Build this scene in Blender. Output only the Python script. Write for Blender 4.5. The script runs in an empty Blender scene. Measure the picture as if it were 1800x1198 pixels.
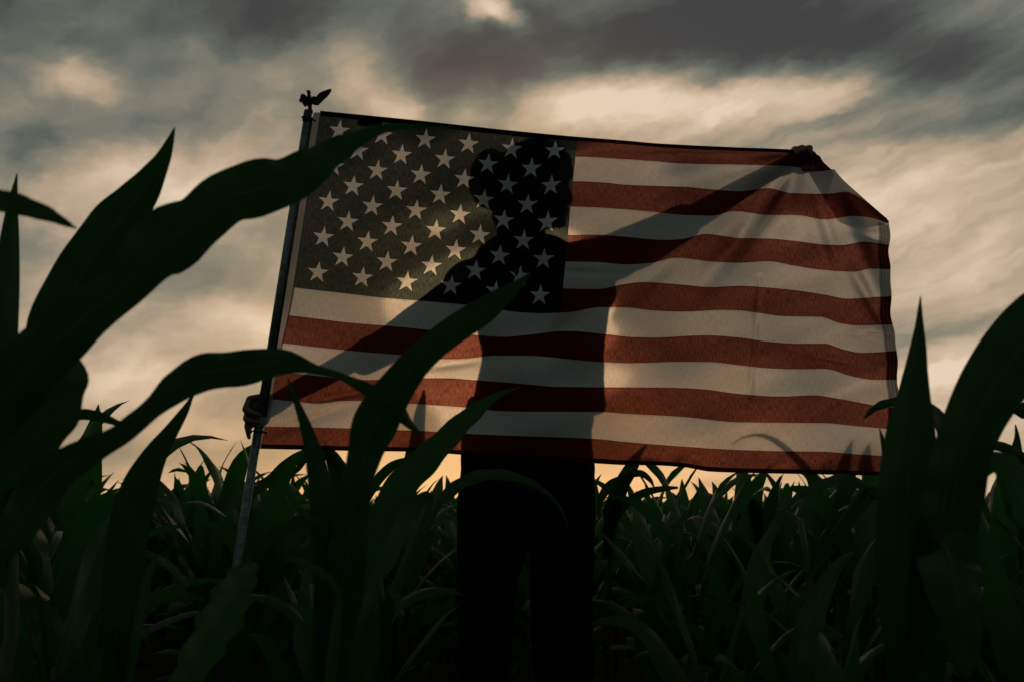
import bpy, bmesh, math, random
import numpy as np
from mathutils import Vector, Matrix, noise as mnoise
rad = math.radians
C = bpy.context.scene
random.seed(11)

# ------------------------------------------------------------------ camera
CAMZ, FPX, PITCH = 0.65, 1750.0, rad(9.3)
cam_d = bpy.data.cameras.new("camera"); cam = bpy.data.objects.new("camera", cam_d)
C.collection.objects.link(cam); C.camera = cam
cam.location = (0, 0, CAMZ); cam.rotation_euler = (rad(90) + PITCH, 0, 0)
cam_d.sensor_width = 36; cam_d.lens = 36 * FPX / 1800
cam_d.clip_start = 0.02; cam_d.clip_end = 3000
cam_d.dof.use_dof = True; cam_d.dof.focus_distance = 2.62; cam_d.dof.aperture_fstop = 6.5
CT, ST = math.cos(PITCH), math.sin(PITCH)
def ray(px, py):
    cx, cy = (px - 900) / FPX, (599 - py) / FPX
    return Vector((cx, CT - ST * cy, ST + CT * cy))
def P(px, py, Y):
    r = ray(px, py); return Vector((r.x / r.y * Y, Y, CAMZ + r.z / r.y * Y))
def azel(px, py):
    r = ray(px, py).normalized()
    return math.degrees(math.atan2(r.x, r.y)), math.degrees(math.asin(r.z))

C.view_settings.view_transform = 'Standard'; C.view_settings.look = 'None'
C.view_settings.exposure = 0; C.view_settings.gamma = 1
C.render.resolution_x, C.render.resolution_y = 1024, 681
C.cycles.transparent_max_bounces = 16; C.cycles.max_bounces = 8

# ------------------------------------------------------------------ node maths helper
class X:
    def __init__(s, nt, sock): s.nt, s.k = nt, sock
    def _op(s, op, *a, clamp=False):
        n = s.nt.nodes.new('ShaderNodeMath'); n.operation = op; n.use_clamp = clamp
        for i, v in enumerate((s,) + a):
            if isinstance(v, X): s.nt.links.new(v.k, n.inputs[i])
            else: n.inputs[i].default_value = v
        return X(s.nt, n.outputs[0])
    def __add__(s, o): return s._op('ADD', o)
    def __sub__(s, o): return s._op('SUBTRACT', o)
    def __mul__(s, o): return s._op('MULTIPLY', o)
    def __truediv__(s, o): return s._op('DIVIDE', o)
    def f(s, op, *a): return s._op(op, *a)
    def clamp(s): return s._op('ADD', 0.0, clamp=True)
    def smooth(s, a, b, c=0.0, d=1.0, mode='SMOOTHSTEP'):
        n = s.nt.nodes.new('ShaderNodeMapRange'); n.interpolation_type = mode
        s.nt.links.new(s.k, n.inputs[0])
        for i, v in enumerate((a, b, c, d)): n.inputs[1 + i].default_value = v
        return X(s.nt, n.outputs[0])
def noise_n(nt, vec, scale, detail=3, rough=.5, dist=0.0, col=False):
    n = nt.nodes.new('ShaderNodeTexNoise'); n.inputs['Scale'].default_value = scale
    n.inputs['Detail'].default_value = detail; n.inputs['Roughness'].default_value = rough
    n.inputs['Distortion'].default_value = dist
    nt.links.new(vec, n.inputs['Vector'])
    return n.outputs['Color'] if col else X(nt, n.outputs[0])
def comb(nt, x, y, z=None):
    n = nt.nodes.new('ShaderNodeCombineXYZ')
    for i, v in enumerate((x, y, z)):
        if isinstance(v, X): nt.links.new(v.k, n.inputs[i])
        elif v is not None: n.inputs[i].default_value = v
    return n.outputs[0]
def mixc(nt, fac, a, b, mode='MIX'):
    n = nt.nodes.new('ShaderNodeMix'); n.data_type = 'RGBA'; n.blend_type = mode
    if isinstance(fac, X): nt.links.new(fac.k, n.inputs[0])
    else: n.inputs[0].default_value = fac
    for i, v in ((6, a), (7, b)):
        if isinstance(v, X): nt.links.new(v.k, n.inputs[i])
        elif hasattr(v, 'is_linked'): nt.links.new(v, n.inputs[i])
        else: n.inputs[i].default_value = (*v, 1)
    return n.outputs[2]
def ramp(nt, fac, stops, interp='LINEAR'):
    n = nt.nodes.new('ShaderNodeValToRGB'); n.color_ramp.interpolation = interp
    while len(n.color_ramp.elements) < len(stops): n.color_ramp.elements.new(.5)
    for e, (p, c) in zip(n.color_ramp.elements, stops): e.position = p; e.color = (*c, 1)
    nt.links.new(fac.k, n.inputs[0]); return n.outputs[0]
def lin(r, g, b):
    return tuple(((c / 255 + .055) / 1.055) ** 2.4 if c > 10 else c / 255 / 12.92 for c in (r, g, b))

# ------------------------------------------------------------------ sky
SUN_AZ, SUN_EL = azel(900, 555)
W = bpy.data.worlds.new("World"); C.world = W; W.use_nodes = True
nt = W.node_tree; nt.nodes.clear()
tc = nt.nodes.new('ShaderNodeTexCoord'); sep = nt.nodes.new('ShaderNodeSeparateXYZ')
nt.links.new(tc.outputs['Generated'], sep.inputs[0])
dx, dy, dz = (X(nt, sep.outputs[i]) for i in range(3))
az = dx.f('ARCTAN2', dy) * (180 / math.pi); el = dz.f('ARCSINE') * (180 / math.pi)
# domain warp, so that cloud edges are torn
wn = noise_n(nt, comb(nt, az, el * 1.5), .11, 4, .55, 0.3, col=True)
ws = nt.nodes.new('ShaderNodeSeparateXYZ'); nt.links.new(wn, ws.inputs[0])
waz = az + (X(nt, ws.outputs[0]) - .5) * 3.5; wel = el + (X(nt, ws.outputs[1]) - .5) * 2.0
wn2 = noise_n(nt, comb(nt, az, el * 2.0), .5, 4, .6, 0.0, col=True)
ws2 = nt.nodes.new('ShaderNodeSeparateXYZ'); nt.links.new(wn2, ws2.inputs[0])
waz = waz + (X(nt, ws2.outputs[0]) - .5) * 1.8; wel = wel + (X(nt, ws2.outputs[1]) - .5) * 1.2
wvec = comb(nt, waz, wel)
def blob(px, py, rx, ry, rot, amp):
    a, e = azel(px, py)
    m = nt.nodes.new('ShaderNodeMapping'); m.vector_type = 'TEXTURE'
    m.inputs['Location'].default_value = (a, e, 0); m.inputs['Rotation'].default_value = (0, 0, rad(rot))
    m.inputs['Scale'].default_value = (rx / 30.5, ry / 30.5, 1)
    nt.links.new(wvec, m.inputs['Vector'])
    l = nt.nodes.new('ShaderNodeVectorMath'); l.operation = 'LENGTH'; nt.links.new(m.outputs[0], l.inputs[0])
    return X(nt, l.outputs['Value']).smooth(0, 1.35, amp, 0)
BL = [  # px, py, rx, ry, rot, amount of lit cloud
    (1130, 180, 260, 60, 4, .44), (1400, 165, 190, 48, 6, .34), (1010, 190, 110, 55, 25, .16),
    (870, 18, 66, 30, -20, .62), (1280, 215, 330, 70, 3, .12),
    (290, 330, 230, 90, 10, .42), (240, 290, 150, 60, -10, .14), (650, 150, 130, 80, -35, .32), (470, 190, 200, 60, 10, .14),
    (120, 135, 100, 42, -10, .30), (20, 180, 60, 40, 0, .14), (720, 190, 60, 30, 0, .22), (820, 200, 60, 25, 0, .20),
    (450, 570, 120, 50, -20, .32), (210, 670, 170, 60, 0, .36), (330, 800, 260, 40, 0, -.16), (1250, 850, 300, 14, 2, -.14), (380, 760, 150, 30, 0, .14),
    (1650, 500, 280, 60, 12, .26), (1720, 650, 200, 30, 14, .26), (1600, 360, 280, 100, 10, .30), (1560, 250, 180, 50, 5, .12),
    (1720, 570, 160, 22, 14, -.24), (1720, 205, 240, 32, 3, -.26), (1640, 110, 220, 60, -12, -.30), (1700, 300, 180, 30, 8, -.06),
    (790, 130, 120, 60, 35, -.26), (900, 120, 130, 50, 10, -.04), (800, 190, 60, 30, 10, -.12), (1180, 50, 540, 88, 3, -.46), (1750, 40, 260, 60, 0, -.16), (1400, 60, 300, 60, -8, -.14), (700, 30, 250, 40, -5, -.05),
    (60, 20, 260, 90, 0, -.24), (450, 20, 260, 80, 0, -.28), (50, 260, 100, 40, 20, -.12), (320, 130, 80, 40, 0, -.12),
    (330, 480, 160, 50, -6, -.16), (420, 700, 120, 30, 0, -.10), (120, 400, 120, 50, 0, -.06), (900, 150, 60, 50, 60, -.16),
]
base = el.smooth(-2, 30, .70, .40, 'LINEAR')
V = base
for b in BL: V = V + blob(*b)
def rotc(a, b, deg, sx, sy):
    c, s = math.cos(rad(deg)), math.sin(rad(deg))
    return comb(nt, (a * c + b * s) * sx, (b * c - a * s) * sy)
streak = noise_n(nt, rotc(waz, wel, 18, .06, .34), 1.0, 8, .58, .1)
puffs = noise_n(nt, rotc(waz, wel, 24, .10, .17), 1.0, 8, .56, .2)
right = az.smooth(-6, 14)
V = V + right * el.smooth(24, 12) * .07
V = V + (streak - .5) * (right * .80 + .30) + (puffs - .5) * (right * -.6 + 1.15)
V = V.clamp()
cloudcol = ramp(nt, V, [(0.0, lin(64, 64, 65)), (.16, lin(76, 77, 75)), (.34, lin(98, 103, 95)), (.52, lin(131, 127, 112)),
                        (.70, lin(179, 158, 134)), (.88, lin(209, 187, 160)), (1.0, lin(230, 208, 182))])
# warm the low sky round the hidden sun
gaz = (az - SUN_AZ + 2.0) / 17.0; gel = (el + 1.0) / 6.0
glow = (gaz * gaz + gel * gel) * -1.0; glow = X(nt, glow.k).f('EXPONENT')
warm = mixc(nt, (glow * (V * .9 + .38)).clamp(), cloudcol, lin(248, 190, 126))
h1 = ((az - SUN_AZ + 2.0) / 10.0); h2 = ((el - SUN_EL) / 8.5)
halo = ((h1 * h1 + h2 * h2) * -1.0).f('EXPONENT')
warm = mixc(nt, (halo * .62).clamp(), warm, lin(246, 200, 140))
# the sky away from the sunset is dim and blue-grey
toward = dy.smooth(-.1, .80)
overh = el.smooth(26, 50, 0, 1)
dimf = toward * (overh * -.35 + 1.0)
far = ramp(nt, V, [(0, (.036, .045, .046)), (1, (.095, .115, .112))])
allc = mixc(nt, dimf, far, warm)
sky = nt.nodes.new('ShaderNodeTexSky'); sky.sky_type = 'NISHITA'; sky.sun_disc = False
sky.sun_elevation = rad(4); sky.sun_rotation = rad(SUN_AZ)
ten = nt.nodes.new('ShaderNodeVectorMath'); ten.operation = 'SCALE'; ten.inputs['Scale'].default_value = 10.0
nt.links.new(allc, ten.inputs[0])
tot = mixc(nt, .97, sky.outputs[0], ten.outputs[0])
bg = nt.nodes.new('ShaderNodeBackground'); bg.inputs['Strength'].default_value = .1
nt.links.new(tot, bg.inputs['Color'])
wo = nt.nodes.new('ShaderNodeOutputWorld'); nt.links.new(bg.outputs[0], wo.inputs[0])

sun_d = bpy.data.lights.new("sun", 'SUN'); sun_d.energy = .06; sun_d.angle = rad(14); sun_d.color = (1, .72, .42)
sun = bpy.data.objects.new("sun", sun_d); C.collection.objects.link(sun)
sdir = ray(900, 555).normalized()
sun.rotation_euler = (-sdir).to_track_quat('-Z', 'Y').to_euler()

# ------------------------------------------------------------------ object helpers
def link(o): C.collection.objects.link(o); return o
def mesh_obj(name, verts, faces, mat, parent=None, uvs=None, origin=(0, 0, 0), smooth=True):
    o3 = Vector(origin)
    me = bpy.data.meshes.new(name)
    me.from_pydata([tuple(Vector(v) - o3) for v in verts], [], faces)
    if uvs is not None:
        l = me.uv_layers.new(name="UVMap")
        idx = np.empty(len(me.loops), dtype=np.int32); me.loops.foreach_get('vertex_index', idx)
        l.data.foreach_set('uv', np.asarray(uvs, dtype=np.float32)[idx].ravel())
    if smooth: me.polygons.foreach_set('use_smooth', [True] * len(me.polygons))
    if mat: me.materials.append(mat)
    me.update()
    o = link(bpy.data.objects.new(name, me))
    if parent is not None: o.parent = parent
    else: o.location = o3
    return o
def tag(o, label=None, cat=None, group=None, kind=None):
    if label: o['label'] = label
    if cat: o['category'] = cat
    if group: o['group'] = group
    if kind: o['kind'] = kind
    return o
def empty(name, loc):
    o = link(bpy.data.objects.new(name, None)); o.location = loc; o.empty_display_size = .05; return o
def material(name, col, rough=.6, metal=0, spec=.5, bump=None, colvar=None, trans=None):
    m = bpy.data.materials.new(name); m.use_nodes = True; t = m.node_tree
    bs = t.nodes['Principled BSDF']; bs.inputs['Base Color'].default_value = (*col, 1)
    bs.inputs['Roughness'].default_value = rough; bs.inputs['Metallic'].default_value = metal
    bs.inputs['Specular IOR Level'].default_value = spec
    co = t.nodes.new('ShaderNodeTexCoord').outputs['Object']
    if colvar:
        c2, sc = colvar; n = noise_n(t, co, sc, 5, .6)
        t.links.new(mixc(t, n.smooth(.35, .65), col, c2), bs.inputs['Base Color'])
    if bump:
        sc, st = bump; n = noise_n(t, co, sc, 4, .6)
        b = t.nodes.new('ShaderNodeBump'); b.inputs['Strength'].default_value = st; b.inputs['Distance'].default_value = .01
        t.links.new(n.k, b.inputs['Height']); t.links.new(b.outputs[0], bs.inputs['Normal'])
    return m

def leaf_material(pale_tint=0.0, thin=1.0):
    m = bpy.data.materials.new("corn_leaf"); m.use_nodes = True; t = m.node_tree
    bs = t.nodes['Principled BSDF']; out = t.nodes['Material Output']
    uv = t.nodes.new('ShaderNodeUVMap').outputs[0]; s = t.nodes.new('ShaderNodeSeparateXYZ'); t.links.new(uv, s.inputs[0])
    u, v = X(t, s.outputs[0]), X(t, s.outputs[1])
    veins = (u * 175 + (noise_n(t, comb(t, u * 8, v * 2), 1.0, 2, .5) - .5) * 14).f('SINE')
    mid = (u - .5).f('ABSOLUTE').smooth(.02, .05, 1, 0)
    oi = t.nodes.new('ShaderNodeObjectInfo')
    co = t.nodes.new('ShaderNodeTexCoord').outputs['Object']
    nz = noise_n(t, co, 9, 4, .6)
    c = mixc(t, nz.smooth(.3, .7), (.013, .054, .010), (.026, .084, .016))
    c = mixc(t, mid * .8, c, (.06, .12, .045))
    blot = noise_n(t, co, 26, 3, .7).smooth(.70, .76, 0, .5)
    c = mixc(t, blot, c, (.10, .085, .035))
    if pale_tint: c = mixc(t, noise_n(t, co, 14, 4, .65).smooth(.3, .7, pale_tint * .45, pale_tint), c, (.085, .13, .07))  # paler green painted in, stands for light on tilted leaves
    c = mixc(t, veins.smooth(-.2, 1.0, 0, .45), c, (.030, .085, .022))
    t.links.new(c, bs.inputs['Base Color'])
    bs.inputs['Roughness'].default_value = .38; bs.inputs['Specular IOR Level'].default_value = .38; bs.inputs['Specular Tint'].default_value = (.72, 1, .72, 1)
    b = t.nodes.new('ShaderNodeBump'); b.inputs['Strength'].default_value = .4; b.inputs['Distance'].default_value = .002
    t.links.new((veins + mid * 3.0 + nz * 3.0).k, b.inputs['Height']); t.links.new(b.outputs[0], bs.inputs['Normal'])
    tr = t.nodes.new('ShaderNodeBsdfTranslucent'); tr.inputs[0].default_value = (.026 * thin, .17 * thin, .018 * thin, 1)
    mx = t.nodes.new('ShaderNodeMixShader'); mx.inputs[0].default_value = .38
    t.links.new(bs.outputs[0], mx.inputs[1]); t.links.new(tr.outputs[0], mx.inputs[2]); t.links.new(mx.outputs[0], out.inputs[0])
    return m
M_FIELD = leaf_material(); M_LEAF = leaf_material(0, .5); M_PALE_LIT = leaf_material(.85); M_GREEN = leaf_material(.4, .8)   # hero blades are less translucent
M_STALK = material("corn_stalk", (.045, .085, .03), .5, bump=(60, .3), colvar=((.07, .08, .035), 12))
M_SOIL = material("soil", (.035, .026, .018), .95, spec=.1, bump=(14, 1.0), colvar=((.06, .045, .03), 3))
M_SKIN = material("skin", (.10, .048, .030), .55, colvar=((.12, .058, .038), 30), bump=(220, .08))
M_HAIR = material("hair", (.012, .009, .008), .7, bump=(160, .8))
M_SHIRT = material("shirt_cloth", (.02, .02, .024), .85, spec=.15, bump=(300, .25))
M_PANT = material("trouser_cloth", (.008, .008, .011), .95, spec=.05, bump=(260, .3))
M_SHOE = material("shoe_leather", (.02, .018, .016), .6)
M_POLE = material("brushed_aluminium", (.24, .29, .28), .5, metal=.7, colvar=((.12, .14, .14), 60))
M_CAST = material("cast_metal", (.02, .018, .014), .4, metal=.7, bump=(200, .4))
M_PLAST = material("dark_plastic", (.02, .022, .022), .45)

# ------------------------------------------------------------------ ground
gr = mesh_obj("ground", [(-900, -300, 0), (900, -300, 0), (900, 1600, 0), (-900, 1600, 0)], [(0, 1, 2, 3)], M_SOIL)
tag(gr, "dark soil of the corn field", kind='structure')

# ------------------------------------------------------------------ flag
def pchip(pts):
    x = np.array([p[0] for p in pts], float); y = np.array([p[1] for p in pts], float)
    h = np.diff(x); d = np.diff(y) / h; m = np.zeros_like(y)
    m[1:-1] = np.where(d[:-1] * d[1:] > 0, 2 * d[:-1] * d[1:] / (d[:-1] + d[1:] + 1e-12), 0)
    m[0], m[-1] = d[0], d[-1]
    def f(q):
        q = np.asarray(q, float); i = np.clip(np.searchsorted(x, q) - 1, 0, len(h) - 1)
        t = (q - x[i]) / h[i]; t2, t3 = t * t, t * t * t
        r = (2*t3-3*t2+1)*y[i] + (t3-2*t2+t)*h[i]*m[i] + (-2*t3+3*t2)*y[i+1] + (t3-t2)*h[i]*m[i+1]
        r = np.where(q < x[0], y[0] + (q - x[0]) * d[0], r); return np.where(q > x[-1], y[-1] + (q - x[-1]) * d[-1], r)
    return f
B = {0: [(563,195),(734,212),(901,230),(1000,239.5),(1100,247.5),(1150,252),(1300,259.5),(1380,262.5),(1425,266),(1440,274)],
 1: [(1012,276),(1100,280.5),(1150,284),(1200,288),(1300,290),(1380,292),(1410,295.5),(1430,302),(1445,301),(1467,298)],
 2: [(1010,319),(1060,321),(1100,325),(1150,327),(1200,328.5),(1250,333),(1300,336.5),(1350,331),(1390,339.5),(1450,341),(1487,337.5),(1515,350),(1559,384)],
 3: [(1005,363.5),(1100,368.5),(1150,373),(1200,378),(1250,379.5),(1290,371.5),(1350,378),(1400,378.5),(1450,386),(1500,380),(1530,383),(1563,394)],
 4: [(1000,409),(1050,413),(1100,416.5),(1170,422),(1200,420),(1240,411.5),(1300,418.5),(1350,419.5),(1400,424),(1450,430),(1480,431),(1520,425),(1560,430)],
 5: [(1000,458.5),(1050,461),(1100,465),(1140,463),(1190,453.6),(1250,460),(1300,462),(1350,459.6),(1400,468),(1450,475),(1500,478),(1530,472.5),(1560,473.5)],
 6: [(1000,504.7),(1050,508),(1100,499),(1130,496),(1200,500.5),(1250,504.7),(1300,502.5),(1350,505.5),(1400,510.5),(1450,518),(1490,525),(1540,522),(1565,520.5)],
 7: [(515,505.5),(586,513.6),(674,523.5),(740,529),(813,535.5),(874,543.7),(915,549),(950,550.5),(1000,548.7),(1055,540),(1100,540.7),(1150,546),(1200,548),(1270,545),(1300,546),(1330,549.5),(1380,556),(1440,557),(1480,568.7),(1510,572),(1565,570.6)],
 8: [(506,554),(557,560),(615,567),(688,573),(740,578),(839,589),(886,591.6),(930,588),(988,581.7),(1000,581.6),(1060,586.6),(1110,592),(1150,593),(1200,590.6),(1240,589),(1300,593),(1350,600),(1400,603.5),(1450,603.5),(1480,613),(1515,619.5),(1575,616)],
 9: [(495.5,602.7),(557,610),(644,618.7),(709,624),(760,630),(798,631),(839,628),(866,624.6),(921,624.6),(974,628),(1000,631),(1060,636),(1110,637.7),(1200,635.5),(1250,636),(1300,641.5),(1350,646.7),(1400,648.4),(1450,648),(1500,661),(1540,667),(1575,666.8)],
 10: [(486,652),(540,658),(615,665.5),(650,667),(740,664),(784,664),(839,667.5),(904,672.8),(985,679),(1100,680),(1170,680.4),(1230,682.8),(1300,691.5),(1370,696),(1430,694),(1480,701),(1540,712),(1578,716)],
 11: [(478,701),(519,705),(557,708.7),(603,704),(644,703.5),(703,707),(740,710),(813,715),(886,722),(944,723),(1050,723),(1100,726.4),(1200,732),(1300,741.5),(1400,742.4),(1450,743),(1500,747.7),(1560,753)],
 12: [(462,748.7),(536,750),(615,752),(697,755),(740,756.6),(813,761),(901,765),(1040,770),(1100,775.8),(1200,783.8),(1300,790),(1400,792.4),(1450,793),(1500,797),(1550,800.4)],
 13: [(457,788),(557,790),(644,792),(740,793),(807,798),(1000,810),(1050,813.7),(1100,816.4),(1150,817),(1200,820),(1250,828),(1300,830),(1350,831),(1400,832),(1550,835)]}
xl_k = [563 - (563 - 515) * k / 7 for k in range(8)] + [506, 495.5, 486, 478, 466, 457.5]
xc_k = [1016 - (1016 - 985) * k / 7 for k in range(8)] + [981, 977, 973, 969, 966, 963]
xr_k = [1441, 1467, 1559, 1563, 1565, 1564, 1566, 1570, 1575, 1580, 1581, 1578, 1576, 1574]
yl7, y7f, y0f = 505.5, pchip(B[7]), pchip(B[0])
for k in range(1, 7):      # the canton has no printed stripes: interpolate there
    left = [(x, float(y0f(x)) + (float(y7f(x)) - float(y0f(x))) * k / 7) for x in np.linspace(xl_k[k], 930, 8)]
    B[k] = left + [p for p in B[k] if p[0] > 1000]
FK = [pchip(B[k]) for k in range(14)]
kk = np.arange(14)
YFLAG = 2.60
_rng = np.random.RandomState(3)
FW = [(_rng.uniform(-1, 1), _rng.uniform(6, 26), _rng.uniform(-.9, .9), _rng.uniform(0, 6.28)) for _ in range(9)]
def relief(px, py):
    """metres towards the far side: ripples of the hanging cloth"""
    x, y = px / 1000., py / 1000.
    d = 0
    t = min(1, max(0, (px - 520) / 300.))
    hx, hy = (px - 1412) / 1000., (py - 268) / 1000.
    a = math.atan2(hy, hx); r = math.hypot(hx, hy)
    d += .0045 * math.sin(a * 8.3 + .6 + 2.2 * r) * math.exp(-r / .35) * min(1, r / .08)
    def crease(x0, y0, x1, y1, w, amp):
        L = math.hypot(x1 - x0, y1 - y0); ux, uy = (x1 - x0) / L, (y1 - y0) / L
        s_ = (px - x0) * ux + (py - y0) * uy; n_ = (px - x0) * uy - (py - y0) * ux
        if abs(n_) > 4 * w: return 0
        m_ = math.exp(-((s_ - L / 2) / (L * .55)) ** 4)
        return amp * math.exp(-(n_ / w) ** 2) * m_
    d += crease(1395, 290, 1285, 450, 16, .011) + crease(1350, 330, 1225, 520, 20, .007) + crease(1455, 300, 1545, 520, 17, -.009)
    d += crease(1500, 480, 1560, 580, 10, .006) + crease(1420, 300, 1475, 470, 13, .006) + crease(1170, 470, 1060, 560, 16, -.006) + crease(1010, 560, 930, 640, 16, .006)
    d += .007 * math.sin(15 * (x * .9 + y * .35) + .5) * t
    d += .0045 * math.sin(34 * (x * .85 - y * .5) + 1.7) * t
    d += .0028 * math.sin(62 * (x * .3 + y * .9) + 2.0) * t
    cre = .0022 * math.exp(-((px - 1330 - (py - 560) * -.09) / 4.5) ** 2) * (1 if 485 < py < 700 else 0)
    cre += .004 * math.exp(-((py - 590 - (px - 1545) * .02) / 4.) ** 2) * math.exp(-((px - 1545) / 40.) ** 2)
    cre += .006 * math.exp(-((py - 695 + (px - 600) * .18) / 7.) ** 2) * math.exp(-((px - 610) / 90.) ** 2)
    cre += .004 * math.exp(-((py - 628 - (px - 1450) * .22) / 4.) ** 2) * math.exp(-((px - 1450) / 60.) ** 2)
    cre += .005 * math.exp(-((py - 642 + (px - 770) * .12) / 8.) ** 2) * math.exp(-((px - 790) / 60.) ** 2)
    cre += .004 * math.exp(-((py - 478 - (px - 1010) * .05) / 5.) ** 2) * math.exp(-((px - 1020) / 50.) ** 2)
    cre += .004 * math.exp(-((py - 420 - (px - 1540) * .25) / 4.) ** 2) * math.exp(-((px - 1540) / 30.) ** 2)
    cre += .005 * math.exp(-((py - 745 + (px - 520) * .33) / 8.) ** 2) * math.exp(-((px - 540) / 70.) ** 2)
    return d * 2.3 + cre * 2.2
NV, NU1, NU2 = 13 * 12, 110, 200
verts, uvs, hemv = [], [], []
def q_edge(i): return max(0.0, (i - NU1) / NU2 - .8) * 5
for j in range(NV + 1):
    v = j / NV * 13
    xl, xc, xr = (np.interp(v, kk, a) for a in (xl_k, xc_k, xr_k))
    k0 = min(int(v), 12); tt = v - k0
    for i in range(NU1 + NU2 + 1):
        if i <= NU1: s = i / NU1; px = xl + (xc - xl) * s
        else: q = (i - NU1) / NU2; px = xc + (xr - xc) * q; s = 1 + q * 1.25
        # near the fold each boundary ends on the fold line
        ya, yb = float(FK[k0](min(px, xr_k[k0]))), float(FK[k0 + 1](min(px, xr_k[k0 + 1])))
        if k0 == 1 and px > 1467: ya = 298 + (px - 1467) * (86 / 92.)
        if k0 == 0 and px > 1441: ya = 274 + (px - 1441) * (24 / 26.)
        py = ya + (yb - ya) * tt
        edge = (xr - px) / 20.0
        if v > 3.2: px += q_edge(i) * (1.8 * math.sin(v * 2.6) + 1.2 * math.sin(v * 5.3 + 1))
        Y = YFLAG + relief(px, py)
        verts.append(P(px, py, Y)); uvs.append((s, v / 13)); hemv.append((edge if v > 3.0 else 5.0, 0.0))
NR = NU1 + NU2 + 1
faces = [(j * NR + i, j * NR + i + 1, (j + 1) * NR + i + 1, (j + 1) * NR + i) for j in range(NV) for i in range(NR - 1)]
# the corner folded back behind, widened at the hand to stand in for its shadow
flap = [((1441, 275), (1560, 386))]
nb = len(verts); FN = 16
for a in range(FN + 1):
    t = a / FN
    fx, fy = 1430 + (1563 - 1430) * t, 270 + (389 - 270) * t
    gx = 1412 + (1476 - 1412) * min(1, t * 2.2) if t < .45 else 1476 + (1563 - 1476) * ((t - .45) / .55)
    gy = 288 + (392 - 288) * min(1, t / .45) if t < .45 else 392 + 8 * math.sin(math.pi * ((t - .45) / .55)) - 2 * (t - .45)
    for b in range(7):
        q = b / 6.
        px, py = fx + (gx - fx) * q, fy + (gy - fy) * q
        verts.append(P(px, py, YFLAG + relief(px, py) + .0005 + .02 * math.sin(min(1, q * 1.4) * math.pi / 2)))
        uvs.append((2.0, (.5 if t < .26 else 1.5) / 13)); hemv.append((5.0, 0.0))
faces += [(nb + a * 7 + b, nb + a * 7 + b + 1, nb + (a + 1) * 7 + b + 1, nb + (a + 1) * 7 + b) for a in range(FN) for b in range(6)]

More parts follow.
